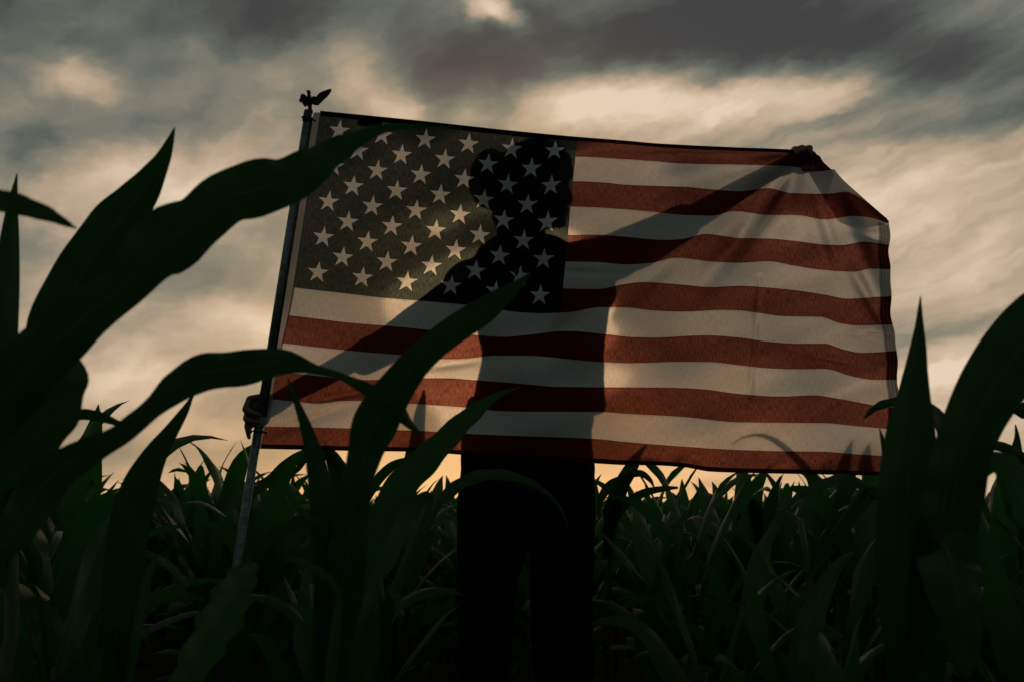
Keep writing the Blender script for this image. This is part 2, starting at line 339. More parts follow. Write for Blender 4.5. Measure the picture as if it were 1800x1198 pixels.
def flag_material():
    m = bpy.data.materials.new("flag_cotton"); m.use_nodes = True; t = m.node_tree; t.nodes.clear()
    def uvn(name):
        n = t.nodes.new('ShaderNodeUVMap'); n.uv_map = name
        s = t.nodes.new('ShaderNodeSeparateXYZ'); t.links.new(n.outputs[0], s.inputs[0]); return X(t, s.outputs[0]), X(t, s.outputs[1])
    s, v = uvn("UVMap"); edge, _ = uvn("hem")
    v13 = v * 13
    white = v13.f('FLOOR').f('MODULO', 2.0)            # stripes 1,3.. red(0); 2,4.. white(1)
    canton = s.f('LESS_THAN', 1.0) * v13.f('LESS_THAN', 7.0)
    i, j = s * 12, v * (13 / 7 * 10)
    a, b, R = 38.3, 30.7, 19.0
    star = None
    for o in (0.0, 1.0):
        ii, jj = (i - o) * .5, (j - o) * .5
        ni, nj = ii.f('ROUND'), jj.f('ROUND')
        lx, ly = (ii - ni) * (2 * a), (jj - nj) * (2 * b)
        ci, cj = ni * 2 + o, nj * 2 + o
        ok = ci.f('GREATER_THAN', .5) * ci.f('LESS_THAN', 11.5) * cj.f('GREATER_THAN', .5) * cj.f('LESS_THAN', 9.5)
        r = (lx * lx + ly * ly).f('SQRT')
        th = lx.f('ARCTAN2', ly * -1)                  # zero at the upward tip
        w = 2 * math.pi / 5
        tf = (((th + 10 * w + w / 2).f('MODULO', w)) - w / 2).f('ABSOLUTE')
        px, py = r * tf.f('COSINE'), r * tf.f('SINE')
        ri = R * .382; ix, iy = ri * math.cos(w / 2), ri * math.sin(w / 2)
        nx, ny = iy, R - ix; L = math.hypot(nx, ny); nx, ny = nx / L, ny / L
        inside = (px * nx + py * ny).f('LESS_THAN', R * nx) * ok
        star = inside if star is None else star.f('MAXIMUM', inside)
    # weave: fine slubby grain, longer down the cloth
    wv = noise_n(t, comb(t, s * 330, v * 58), 1.0, 3, .8)
    wv2 = noise_n(t, comb(t, s * 26, v * 24), 1.0, 4, .6)
    wh = white * (canton * -1 + 1) + star * canton; wh = wh.clamp()
    # cols: transmission and front reflectance
    tc_ = mixc(t, wh, (.142, .049, .037), (.425, .362, .322))
    rc_ = mixc(t, wh, (.085, .006, .006), (.52, .53, .49))
    blue = canton * (star * -1 + 1)
    tc_ = mixc(t, blue, tc_, (.046, .053, .046)); rc_ = mixc(t, blue, rc_, (.003, .0035, .006))
    grain = (wv - .5) * (wh * -3.0 + 4.6) + (wv2 - .5) * (wh * -.3 + .5) + 1.0; grain = grain.f('MAXIMUM', .05)
    wh_ = wh
    tb = (v - .5).f('ABSOLUTE').smooth(.4838, .4848, 1, .03)
    threads = ((edge * 22).f('SINE') * .12 + wh * .14 + .13)
    rh = edge.f('LESS_THAN', 1.0); hem_r = rh * threads + (rh * -1 + 1)
    geo = t.nodes.new('ShaderNodeNewGeometry'); dt = t.nodes.new('ShaderNodeVectorMath'); dt.operation = 'DOT_PRODUCT'
    t.links.new(geo.outputs['Normal'], dt.inputs[0]); t.links.new(geo.outputs['Incoming'], dt.inputs[1])
    path_ = X(t, dt.outputs['Value']).f('ABSOLUTE').f('POWER', 2.2)     # a slanting thread layer is thicker to the light
    k = grain * tb * hem_r * path_
    # stitched seams between stripes are double cloth
    seam = (v13.f('FRACT') - .03).f('ABSOLUTE').smooth(.012, .03, .80, 1.0) ; k = k * (seam.f('MAXIMUM', canton))
    tcol = t.nodes.new('ShaderNodeVectorMath'); tcol.operation = 'SCALE'; t.links.new(tc_, tcol.inputs[0]); t.links.new(k.k, tcol.inputs['Scale'])
    rk = ((wv - .5) * .5 + tb * .6 + .4) * (rh * -.4 + 1)
    rcol = t.nodes.new('ShaderNodeVectorMath'); rcol.operation = 'SCALE'; t.links.new(rc_, rcol.inputs[0]); t.links.new(rk.k, rcol.inputs['Scale'])
    bmp = t.nodes.new('ShaderNodeBump'); bmp.inputs['Strength'].default_value = .3; bmp.inputs['Distance'].default_value = .002
    t.links.new(wv2.k, bmp.inputs['Height'])
    rf = t.nodes.new('ShaderNodeBsdfRefraction'); rf.distribution = 'GGX'; rf.inputs['Roughness'].default_value = .32; rf.inputs['IOR'].default_value = 1.10
    tr = t.nodes.new('ShaderNodeBsdfTransparent')
    tl = t.nodes.new('ShaderNodeBsdfTranslucent'); df = t.nodes.new('ShaderNodeBsdfDiffuse')
    t.links.new(tcol.outputs[0], rf.inputs[0]); t.links.new(tcol.outputs[0], tl.inputs[0]); t.links.new(rcol.outputs[0], df.inputs[0])
    t.links.new(tcol.outputs[0], tr.inputs[0]); t.links.new(bmp.outputs[0], df.inputs['Normal'])
    m1 = t.nodes.new('ShaderNodeMixShader'); m1.inputs[0].default_value = .30
    t.links.new(rf.outputs[0], m1.inputs[1]); t.links.new(tl.outputs[0], m1.inputs[2])
    ad = t.nodes.new('ShaderNodeAddShader'); t.links.new(m1.outputs[0], ad.inputs[0]); t.links.new(df.outputs[0], ad.inputs[1])
    out = t.nodes.new('ShaderNodeOutputMaterial'); t.links.new(ad.outputs[0], out.inputs[0])
    return m
M_FLAG = flag_material()
FO = P(505, 505, YFLAG)
fl = empty("flag", FO)
tag(fl, "American flag stretched out from its pole, see-through against the sunset sky", "flag")
cloth = mesh_obj("cloth", verts, faces, M_FLAG, fl, uvs, FO)
l2 = cloth.data.uv_layers.new(name="hem"); idx = np.empty(len(cloth.data.loops), dtype=np.int32)
cloth.data.loops.foreach_get('vertex_index', idx); l2.data.foreach_set('uv', np.asarray(hemv, np.float32)[idx].ravel())
# heading: the doubled white canvas sleeve beside the pole
hd_m = bpy.data.materials.new("heading_canvas"); hd_m.use_nodes = True; t = hd_m.node_tree; bs = t.nodes['Principled BSDF']
co = t.nodes.new('ShaderNodeTexCoord').outputs['Object']; n = noise_n(t, co, 500, 3, .7)
t.links.new(mixc(t, n, (.22, .22, .22), (.34, .34, .33)), bs.inputs['Base Color']); bs.inputs['Roughness'].default_value = .9
trn = t.nodes.new('ShaderNodeBsdfTransparent'); trn.inputs[0].default_value = (.5, .46, .42, 1)
mx = t.nodes.new('ShaderNodeMixShader'); mx.inputs[0].default_value = .24
t.links.new(bs.outputs[0], mx.inputs[1]); t.links.new(trn.outputs[0], mx.inputs[2]); t.links.new(mx.outputs[0], t.nodes['Material Output'].inputs[0])
hv, hf = [], []
HN = 40
for j in range(HN + 1):
    t_ = j / HN; v = t_ * 13
    xr_ = np.interp(v, kk, xl_k) + 1.5; y = 198 + (788 - 198) * t_
    xo = 549 + (454 - 549) * t_ + (0 if t_ > .02 else 3)
    for q in range(5):
        hv.append(P(xo + (xr_ - xo) * q / 4, y, YFLAG - .004 + .004 * math.sin(q / 4 * math.pi) * -1))
for j in range(HN):
    for q in range(4): a = j * 5 + q; hf.append((a, a + 1, a + 6, a + 5))
mesh_obj("heading", hv, hf, hd_m, fl, None, FO)
# sewn care label behind the top hem
def box_pts(c4, th):
    v = [Vector(p) for p in c4]; return v + [p + Vector((0, th, 0)) for p in v]
BOXF = [(0, 1, 2, 3), (7, 6, 5, 4), (0, 4, 5, 1), (1, 5, 6, 2), (2, 6, 7, 3), (3, 7, 4, 0)]
mesh_obj("care_tag", box_pts([P(628, 204, 2.612), P(671, 208, 2.612), P(671, 224, 2.612), P(628, 221, 2.612)], .001), BOXF, M_SHIRT, fl, None, FO, False)

# ------------------------------------------------------------------ tubes and lathes
def tube(path, radii, seg=12, cap=True):
    vs, fs = [], []
    n = len(path); path = [Vector(p) for p in path]
    up = Vector((0, 1, 0.01))
    for i, p in enumerate(path):
        d = (path[min(i + 1, n - 1)] - path[max(i - 1, 0)]).normalized()
        a = d.cross(up); a = a.normalized() if a.length > 1e-4 else d.cross(Vector((1, 0, 0))).normalized()
        b = a.cross(d)
        for k in range(seg):
            th = 2 * math.pi * k / seg; vs.append(p + (a * math.cos(th) + b * math.sin(th)) * radii[i])
    for i in range(n - 1):
        for k in range(seg):
            q = (k + 1) % seg; fs.append((i * seg + k, i * seg + q, (i + 1) * seg + q, (i + 1) * seg + k))
    if cap: fs.append(tuple(range(seg - 1, -1, -1))); fs.append(tuple((n - 1) * seg + k for k in range(seg)))
    return vs, fs
def join(*parts):
    V_, F_ = [], []
    for v, f in parts:
        o = len(V_); V_ += list(v); F_ += [tuple(i + o for i in q) for q in f]
    return V_, F_
def ellipsoid(c, r, seg=18, rings=12, rot=None):
    vs, fs = [], []; c = Vector(c)
    for i in range(rings + 1):
        ph = math.pi * i / rings
        for k in range(seg):
            th = 2 * math.pi * k / seg
            p = Vector((r[0] * math.sin(ph) * math.cos(th), r[1] * math.sin(ph) * math.sin(th), r[2] * math.cos(ph)))
            if rot is not None: p = rot @ p
            vs.append(c + p)
    for i in range(rings):
        for k in range(seg):
            q = (k + 1) % seg; fs.append((i * seg + k, (i + 1) * seg + k, (i + 1) * seg + q, i * seg + q))
    return vs, fs
def capsule(a, b, ra, rb, seg=14):
    a, b = Vector(a), Vector(b); d = (b - a); L = d.length; u = d / L
    pts, rr = [], []
    for k in range(5): t_ = math.pi / 2 * (1 - k / 4.); pts.append(a - u * ra * math.sin(t_)); rr.append(max(ra * math.cos(t_), 1e-4))
    for k in range(1, 5): pts.append(a + d * k / 5.); rr.append(ra + (rb - ra) * k / 5.)
    for k in range(5): t_ = math.pi / 2 * k / 4.; pts.append(b + u * rb * math.sin(t_)); rr.append(max(rb * math.cos(t_), 1e-4))
    return tube(pts, rr, seg)

# ------------------------------------------------------------------ flagpole
YP = 2.575
top, low = P(541.5, 198, YP), P(419, 975, YP + .015)
axis = (low - top); tg = (top.z - .02) / -axis.z; foot = top + axis * tg
def onpole(py): return top + axis * ((py - 198) / (975 - 198.))
pole = empty("flagpole", foot)
tag(pole, "slim grey metal flagpole topped by a small eagle, leaning at the flag's left edge", "flagpole")
joint = onpole(757)
mesh_obj("lower_pole", *tube([foot, joint], [.0112, .0112], 20), M_POLE, pole, None, foot)
mesh_obj("upper_pole", *tube([joint, top + axis * -.001], [.0098, .0098], 20), M_POLE, pole, None, foot)
mesh_obj("joint_collar", *tube([onpole(742), onpole(744), onpole(760), onpole(762)], [.011, .0128, .0128, .0112], 20), M_POLE, pole, None, foot)
# the clear turning sleeve rail beside the pole
off = Vector((.0125, .002, 0))
mesh_obj("turning_rail", *tube([onpole(210) + off, onpole(740) + off], [.0028, .0028], 8), M_PLAST, pole, None, foot)
mesh_obj("cap_collar", *tube([onpole(194), onpole(196), onpole(206), onpole(208), onpole(214), onpole(216)], [.009, .0115, .0115, .0125, .0125, .0105], 20), M_PLAST, pole, None, foot)
def ring(c, R, r, nrm, seg=24):
    nrm = Vector(nrm).normalized(); a = nrm.orthogonal().normalized(); b = nrm.cross(a)
    vs, fs = [], []
    for i in range(seg):
        th = 2 * math.pi * i / seg; d = a * math.cos(th) + b * math.sin(th)
        for k in range(8):
            ph = 2 * math.pi * k / 8; vs.append(Vector(c) + d * (R + r * math.cos(ph)) + nrm * r * math.sin(ph))
    for i in range(seg):
        for k in range(8):
            i2, k2 = (i + 1) % seg, (k + 1) % 8; fs.append((i * 8 + k, i2 * 8 + k, i2 * 8 + k2, i * 8 + k2))
    return vs, fs
for py in (209, 768):
    c = onpole(py)
    mesh_obj("flag_ring", *join(ring(c, .0135, .0022, axis), tube([c + Vector((.012, 0, 0)), c + Vector((.021, .012, -.004))], [.003, .002], 8)), M_PLAST, pole, None, foot)
# eagle: cast figure with spread wings on a ball
def ez(x, y): return P(480 + x / 9.98, 140 + y / 9.98, YP)
def slab(outline, th, bulge=0):
    n = len(outline); c = sum((Vector(p) for p in outline), Vector()) / n
    vs = []
    for s_, k in ((-1, .80), (-.6, 1.0), (.6, 1.0), (1, .80)):
        for p in outline:
            p = Vector(p); q = c + (p - c) * k if abs(s_) == 1 else p
            vs.append(q + Vector((0, s_ * th / 2, 0)))
    fs = [tuple(range(n)), tuple(3 * n + i for i in range(n - 1, -1, -1))]
    for r_ in range(3):
        for i in range(n): j_ = (i + 1) % n; fs.append((r_ * n + i, r_ * n + j_, (r_ + 1) * n + j_, (r_ + 1) * n + i))
    return vs, fs
rw = [ez(*p) for p in ((690,300),(740,318),(780,280),(810,242),(870,212),(940,186),(1005,165),(1026,180),(1018,208),(985,262),(945,305),(905,340),(875,372),(840,405),(808,440),(775,455),(710,444),(680,420))]
lw = [ez(*p) for p in ((590,300),(570,275),(540,258),(500,258),(486,275),(478,320),(455,375),(462,392),(500,402),(520,430),(545,472),(575,478),(610,440))]
body_e = join(ellipsoid(ez(640, 370), (.0085, .009, .0185), rot=Matrix.Rotation(-.15, 3, 'Y')), ellipsoid(ez(628, 235), (.0055, .006, .0075)),
              capsule(ez(612, 205), ez(584, 200), .0032, .0008), capsule(ez(600, 212), ez(590, 216), .002, .0006), capsule(ez(640, 440), ez(650, 520), .0065, .005))
eg = mesh_obj("eagle_finial", *join(body_e, ellipsoid(ez(645, 556), (.0072, .0072, .0062)), tube([ez(640, 540), ez(643, 590)], [.009, .009], 16)), M_CAST, pole, None, foot)
for nm, w_ in (("wing", rw), ("wing", lw)):
    mesh_obj(nm, *slab([p for p in w_], .006), M_CAST, eg, None, foot, False)

# ------------------------------------------------------------------ person
YB = 2.74
def remesh(name, parts, voxel, mat, parent=None, origin=(0, 0, 0), smooth_it=4, disp=None):
    v, f = join(*parts)
    o = mesh_obj(name + "_raw", v, f, None, None, None, (0, 0, 0))
    md = o.modifiers.new("r", 'REMESH'); md.mode = 'VOXEL'; md.voxel_size = voxel
    if smooth_it: ms = o.modifiers.new("s", 'SMOOTH'); ms.iterations = smooth_it; ms.factor = .6
    dg = bpy.context.evaluated_depsgraph_get(); dg.update()
    me = bpy.data.meshes.new_from_object(o.evaluated_get(dg)); bpy.data.objects.remove(o)
    o3 = Vector(origin); n = len(me.vertices)
    cs = np.empty(n * 3, np.float32); me.vertices.foreach_get('co', cs); cs = cs.reshape(-1, 3)
    if disp is not None:
        ns = np.empty(n * 3, np.float32); me.vertices.foreach_get('normal', ns); ns = ns.reshape(-1, 3)
        for q in range(n): cs[q] += ns[q] * disp(Vector(cs[q]))
    cs -= np.array(o3, np.float32); me.vertices.foreach_set('co', cs.ravel())
    me.materials.clear(); me.materials.append(mat); me.name = name
    me.polygons.foreach_set('use_smooth', [True] * len(me.polygons)); me.update()
    r = link(bpy.data.objects.new(name, me))
    if parent is not None: r.parent = parent
    else: r.location = o3
    return r
def loft(secs, seg=28, power=2.4):
    """secs: (px_left, px_right, py, depth_half_m, Y)"""
    vs, fs = [], []
    for (a, b, py, dh, Y) in secs:
        pa, pb = P(a, py, Y), P(b, py, Y); c = (pa + pb) / 2; rx = (pb.x - pa.x) / 2
        for k in range(seg):
            th = 2 * math.pi * k / seg; cx, sx = math.cos(th), math.sin(th)
            vs.append(c + Vector((rx * math.copysign(abs(cx) ** (2 / power), cx), dh * math.copysign(abs(sx) ** (2 / power), sx), 0)))
    n = len(secs)
    for i in range(n - 1):
        for k in range(seg): q = (k + 1) % seg; fs.append((i * seg + k, i * seg + q, (i + 1) * seg + q, (i + 1) * seg + k))
    fs.append(tuple(range(seg - 1, -1, -1))); fs.append(tuple((n - 1) * seg + k for k in range(seg)))
    return vs, fs
def chain(pts, rs, seg=14): return join(*[capsule(pts[i], pts[i + 1], rs[i], rs[i + 1], seg) for i in range(len(pts) - 1)])
pr = Vector((P(925, 800, YB).x, YB + .02, 0))
# skin: head with a face turned towards the right, neck, torso, arms, legs
SH_L, SH_R = P(852, 492, YB), P(1022, 470, YB)
EL_L, EL_R = P(690, 592, YB - .02), P(1192, 398, YB - .02)
WR_L, WR_R = P(512, 690, 2.665), P(1362, 300, 2.675)
skin = []
skin.append(ellipsoid(P(928, 318, YB), (.098, .076, .105)))                    # cranium
skin.append(ellipsoid(P(957, 355, YB), (.066, .060, .072)))                    # face
skin.append(ellipsoid(P(982, 386, YB), (.022, .030, .020)))                    # chin
skin.append(ellipsoid(P(960, 384, YB), (.040, .052, .024)))                    # jaw
skin.append(capsule(P(996, 322, YB), P(1003, 343, YB), .0085, .0095))          # nose bridge and tip
skin.append(ellipsoid(P(1002, 347, YB), (.009, .015, .007)))
skin.append(ellipsoid(P(994, 363, YB), (.010, .022, .0055)))                   # lips
skin.append(ellipsoid(P(993, 371, YB), (.010, .019, .0055)))
skin.append(ellipsoid(P(990, 309, YB), (.016, .045, .010)))                    # brow
for s_ in (-1, 1):
    skin.append(ellipsoid(P(990, 323, YB) + Vector((-.004, s_ * .030, 0)), (.013, .014, .010)))  # eyes
    skin.append(ellipsoid(P(930, 333, YB) + Vector((0, s_ * .078, 0)), (.018, .009, .031)))      # ears
skin.append(capsule(P(922, 372, YB), P(918, 448, YB), .058, .060))
skin.append(loft([(880, 985, 420, .05, YB), (850, 1020, 450, .075, YB), (835, 1045, 500, .10, YB), (850, 1050, 580, .105, YB), (858, 1045, 650, .10, YB), (838, 1048, 740, .11, YB), (822, 1030, 830, .11, YB)]))
skin.append(chain([SH_L, EL_L, WR_L], [.058, .040, .027])); skin.append(chain([SH_R, EL_R, WR_R], [.056, .038, .026]))
def hip(px): return P(px, 850, YB + .01)
for hx, kx, ax in ((868, 856, 852), (985, 988, 990)):
    kn = P(kx, 1090, YB + .0); an = Vector((P(ax, 1300, YB).x, YB + .04, .09))
    skin.append(chain([hip(hx), kn, an], [.078, .052, .036]))
    skin.append(chain([an + Vector((0, .02, -.03)), an + Vector((0, -.13, -.055))], [.034, .026]))
# left hand: closed round the pole from behind
YQ = YP
palmL = [chain([WR_L, P(478, 712, 2.632), P(462, 724, 2.612)], [.026, .027, .022]), ellipsoid(P(464, 722, 2.614), (.020, .015, .040)), ellipsoid(P(449, 712, 2.606), (.020, .012, .030)), ellipsoid(P(447, 731, 2.604), (.015, .011, .028))]
fingL = [[(458, 697, 2.605), (439, 700, 2.592), (431, 719, 2.568), (444, 725, 2.555), (457, 729, 2.556)],
         [(457, 711, 2.605), (438, 718, 2.592), (432, 735, 2.570), (442, 740, 2.555), (452, 742, 2.555)],
         [(457, 726, 2.605), (439, 734, 2.594), (434, 747, 2.576), (435, 756, 2.566), (440, 758, 2.562)],
         [(458, 740, 2.605), (440, 748, 2.598), (436, 760, 2.582), (438, 768, 2.574)]]
for f_, r0 in zip(fingL, (.0092, .0090, .0082, .0072)):
    pp = [P(*q) for q in f_]; palmL.append(chain(pp, [r0 * k for k in (1.05, 1.0, .95, .85, .78)][:len(pp)], 12))
palmL.append(chain([P(478, 712, 2.62), P(470, 700, 2.60), P(462, 690, 2.59)], [.013, .0105, .009], 12))
skin += palmL
# right hand: fingers hooked over the hem
palmR = [chain([WR_R, P(1386, 288, 2.662), P(1402, 280, 2.650)], [.025, .026, .020]), ellipsoid(P(1402, 280, 2.652), (.030, .014, .024))]
fingR = [[(1392, 276, 2.650), (1396, 263, 2.630), (1400, 262, 2.604), (1401, 270, 2.590)],
         [(1405, 274, 2.650), (1407, 261, 2.630), (1411, 260, 2.602), (1411, 266, 2.588)],
         [(1417, 275, 2.650), (1419, 261, 2.630), (1424, 260, 2.604), (1425, 269, 2.590)],
         [(1424, 282, 2.650), (1430, 271, 2.636), (1432, 278, 2.625), (1430, 286, 2.622)]]
for f_, r0 in zip(fingR, (.0092, .0096, .0092, .008)):
    pp = [P(*q) for q in f_]; palmR.append(chain(pp, [r0 * k for k in (1.0, .95, .88, .78)], 12))
palmR.append(ellipsoid(P(1411, 265, 2.636), (.027, .018, .011)))
palmR.append(ellipsoid(P(1402, 268, 2.640), (.026, .015, .011)))
palmR.append(chain([P(1388, 292, 2.655), P(1408, 300, 2.635), P(1428, 297, 2.620)], [.013, .011, .009], 12))
skin += palmR
body = remesh("person", skin, .0035, M_SKIN, None, pr, 3)
tag(body, "person in dark trousers behind the flag, arms spread to hold it, head turned right", "person")
def curl(p): return (mnoise.noise(p * 45) * .005 + mnoise.noise(p * 120) * .003)
hair = [ellipsoid(P(938, 300, YB), (.112, .092, .090)), ellipsoid(P(990, 300, YB), (.030, .062, .040)), ellipsoid(P(985, 285, YB), (.036, .06, .036)), ellipsoid(P(866, 315, YB + .005), (.068, .078, .088)),
        ellipsoid(P(895, 345, YB + .01), (.062, .07, .055)), ellipsoid(P(897, 378, YB + .01), (.052, .05, .05)), ellipsoid(P(905, 405, YB + .01), (.052, .05, .04)), ellipsoid(P(945, 262, YB), (.055, .06, .034))]
remesh("hair", hair, .005, M_HAIR, body, pr, 2, curl)
def wrk(p): return mnoise.noise(Vector((p.x * 9, p.y * 9, p.z * 16))) * .006 + mnoise.noise(p * 45) * .0015
shirt = [loft([(868, 975, 418, .062, YB), (842, 1010, 436, .085, YB), (822, 1052, 470, .115, YB), (820, 1072, 520, .13, YB), (838, 1068, 570, .13, YB),
               (842, 1060, 625, .13, YB), (834, 1062, 690, .135, YB), (822, 1068, 716, .138, YB), (818, 1066, 727, .135, YB)]),
         chain([P(862, 488, YB), P(790, 536, YB), P(692, 600, YB - .02), P(640, 628, YB - .035)], [.068, .062, .053, .048]),
         chain([P(1012, 466, YB), P(1080, 452, YB), P(1160, 415, YB - .01), P(1205, 390, YB - .022)], [.068, .070, .060, .054]), ellipsoid(P(1050, 500, YB), (.060, .07, .075)), ellipsoid(P(836, 508, YB), (.092, .08, .088))]
remesh("shirt", shirt, .005, M_SHIRT, body, pr, 3, wrk)
def wrk2(p): return mnoise.noise(Vector((p.x * 14, p.y * 14, p.z * 6))) * .007 + mnoise.noise(p * 30) * .002
zf = 1500
tr_parts = [loft([(824, 1040, 700, .115, YB), (810, 1044, 760, .125, YB), (807, 1044, 830, .13, YB), (803, 1045, 890, .12, YB), (802, 1044, 925, .11, YB), (806, 1042, 945, .10, YB)]),
            loft([(804, 932, 900, .105, YB), (802, 928, 960, .10, YB), (803, 909, 1020, .095, YB), (803, 900, 1107, .09, YB + .01), (808, 892, 1195, .085, YB + .02), (812, 890, 1270, .08, YB + .03), (816, 888, 1335, .078, YB + .04)]),
            loft([(932, 1044, 900, .105, YB), (932, 1044, 960, .10, YB), (931, 1044, 1052, .095, YB), (934, 1042, 1120, .09, YB + .01), (938, 1041, 1195, .085, YB + .02), (942, 1040, 1270, .08, YB + .03), (945, 1038, 1335, .078, YB + .04)])]
remesh("trousers", tr_parts, .006, M_PANT, body, pr, 2, wrk2)
for ax in (852, 990):
    a = Vector((P(ax, 1300, YB).x, YB + .04, .05))
    remesh("shoe", [chain([a + Vector((0, .04, 0)), a + Vector((0, -.13, -.005))], [.045, .038]), ellipsoid(a + Vector((0, -.05, -.03)), (.042, .13, .022))], .006, M_SHOE, body, pr, 2)

# ------------------------------------------------------------------ corn
def catmull(pts, n):
    pts = [np.array(p, float) for p in pts]; P_ = [2 * pts[0] - pts[1]] + pts + [2 * pts[-1] - pts[-2]]
    out = []; m = len(pts) - 1
    for q in range(n + 1):
        t_ = q / n * m; i = min(int(t_), m - 1); t_ -= i
        a, b, c, d = P_[i:i + 4]
        out.append(.5 * (2 * b + (c - a) * t_ + (2 * a - 5 * b + 4 * c - d) * t_ ** 2 + (3 * b - a - 3 * c + d) * t_ ** 3))
    return out
def ribbon(path, hw, side, vfold=.25, wav=.0, seed=0, nx=6, twist=0):
    """leaf blade: path points, half widths, side vectors; V-shaped across with a sunk midrib and wavy margins"""
    vs, fs, uv = [], [], []; n = len(path)
    for i, p in enumerate(path):
        p = Vector(p); d = (Vector(path[min(i + 1, n - 1)]) - Vector(path[max(i - 1, 0)])).normalized()
        s = Vector(side[i]); s = (s - d * s.dot(d)).normalized(); nn = s.cross(d)
        for k in range(nx + 1):
            q = k / nx * 2 - 1
            lift = vfold * abs(q) ** 1.3 * hw[i] + wav * hw[i] * (q * q) * math.sin(i * .9 + seed + (1.7 if q > 0 else 0))
            vs.append(p + s * (q * hw[i]) + nn * lift); uv.append((k / nx, i / max(1, n - 1)))
    for i in range(n - 1):
        for k in range(nx):
            a = i * (nx + 1) + k; fs.append((a, a + 1, a + nx + 2, a + nx + 1))
    return vs, fs, uv

def hero_leaf(plant, base, pts, root=None, n=40, label=None, tilt=0., wav=.25, vf=.3, mat=None):
    """pts: (px, py, half width px, Y), root end last, tip first"""
    c = catmull([(p[0], p[1], p[2], p[3]) for p in pts], n)
    path, hw, side = [], [], []
    for i, q in enumerate(c):
        path.append(P(q[0], q[1], q[3])); hw.append(max(q[2], .6) * q[3] / FPX)
    if root is not None:
        e = catmull([tuple(path[-3]), tuple(path[-1]), tuple(root)], 16)[8:]
        w0 = hw[-1]
        for k, p in enumerate(e[1:]): path.append(Vector(p)); hw.append(w0 + (.012 - w0) * (k + 1) / 8)
    m = len(path)
    for i in range(m):
        d = path[min(i + 1, m - 1)] - path[max(i - 1, 0)]
        s = d.cross(path[i] - Vector((0, 0, CAMZ))).normalized(); dn = d.normalized()
        side.append(Matrix.Rotation(tilt, 3, dn) @ s)
    v, f, u = ribbon(path, hw, side, vf, wav, seed=len(plant.children) * 1.3)
    o = mesh_obj("leaf", v, f, mat or M_LEAF, plant, u, base)
    if label: o['label'] = label
    return o
def hero_plant(x, y, h, label):
    b = Vector((x, y, 0)); pl = empty("corn_plant", b); tag(pl, label, "corn plant", "large corn plants close to the camera")
    path = [b + Vector((.01 * math.sin(k * 1.3), .008 * math.cos(k), h * k / 8)) for k in range(9)]
    rs = [.015 - .0011 * k for k in range(9)]
    mesh_obj("stalk", *tube(path, rs, 12), M_STALK, pl, None, b)
    return pl, b, (lambda z: b + Vector((0, 0, z)))

# left-hand plant, outside the frame edge: the long wavy blade across the flag
p1, b1, r1 = hero_plant(-.56, .92, .62, "huge corn plant whose long wavy leaf sweeps over the flag's top left corner")
hero_leaf(p1, b1, [(812,226,1,1.02),(735,222,4,1.01),(690,224,7,1.0),(650,234,12,.99),(612,252,20,.98),(580,270,27,.97),(545,294,37,.96),(505,316,45,.95),(450,330,52,.94),(398,347,49,.93),(352,384,48,.92),(310,413,60,.92),(265,444,55,.91),(225,492,42,.91),(160,545,44,.90),(95,600,52,.90),(30,665,58,.90),(-50,755,55,.90)], r1(.60), n=70, tilt=.1)
hero_leaf(p1, b1, [(136,402,1,.80),(118,394,6,.80),(90,380,12,.80),(50,366,18,.81),(0,354,21,.82),(-60,352,24,.84),(-130,380,26,.87),(-170,450,26,.90)], r1(.62), tilt=-.2)
hero_leaf(p1, b1, [(742,767,1,1.12),(718,742,9,1.10),(700,722,14,1.09),(672,700,14,1.08),(640,680,11,1.07),(600,661,7,1.06),(562,650,8,1.05),(530,641,15,1.04),(490,634,25,1.03),(440,643,31,1.02),(395,648,33,1.01),(350,655,33,1.0),(312,678,29,.99),(278,706,20,.98),(242,738,19,.97),(205,766,20,.96),(160,790,25,.95),(110,818,33,.94),(65,865,38,.93),(25,930,33,.92),(-30,985,26,.92)], r1(.45), n=80, tilt=.15)
hero_leaf(p1, b1, [(-40,880,1,.98),(30,822,40,.98),(70,760,62,.97),(92,700,68,.96),(98,655,62,.95),(75,622,44,.94),(20,622,32,.93),(-60,660,28,.92)], r1(.60), label="broad green leaf hanging down in front of the sky", tilt=.45, wav=.1, mat=M_GREEN)
# second left plant: the upright pointed blade
p2, b2, r2 = hero_plant(-.62, 1.25, .66, "corn plant at the left with one broad blade pointing up and right at the clouds")
hero_leaf(p2, b2, [(307,224,1,1.16),(299,248,7,1.16),(285,280,15,1.16),(262,318,25,1.16),(232,358,37,1.17),(196,402,47,1.17),(163,450,47,1.18),(126,510,50,1.19),(95,575,46,1.20),(72,650,36,1.21),(50,730,30,1.22)], r2(.60), tilt=.1)
hero_leaf(p2, b2, [(30,305,1,1.2),(27,325,4,1.2),(22,360,9,1.2),(17,420,16,1.2),(11,500,22,1.2),(6,580,24,1.2),(2,680,24,1.21),(0,780,22,1.22)], r2(.55), wav=.1)
hero_leaf(p2, b2, [(232,750,1,1.3),(205,742,5,1.3),(175,732,9,1.3),(140,728,10,1.3),(100,742,10,1.29),(60,775,12,1.28)], r2(.6))
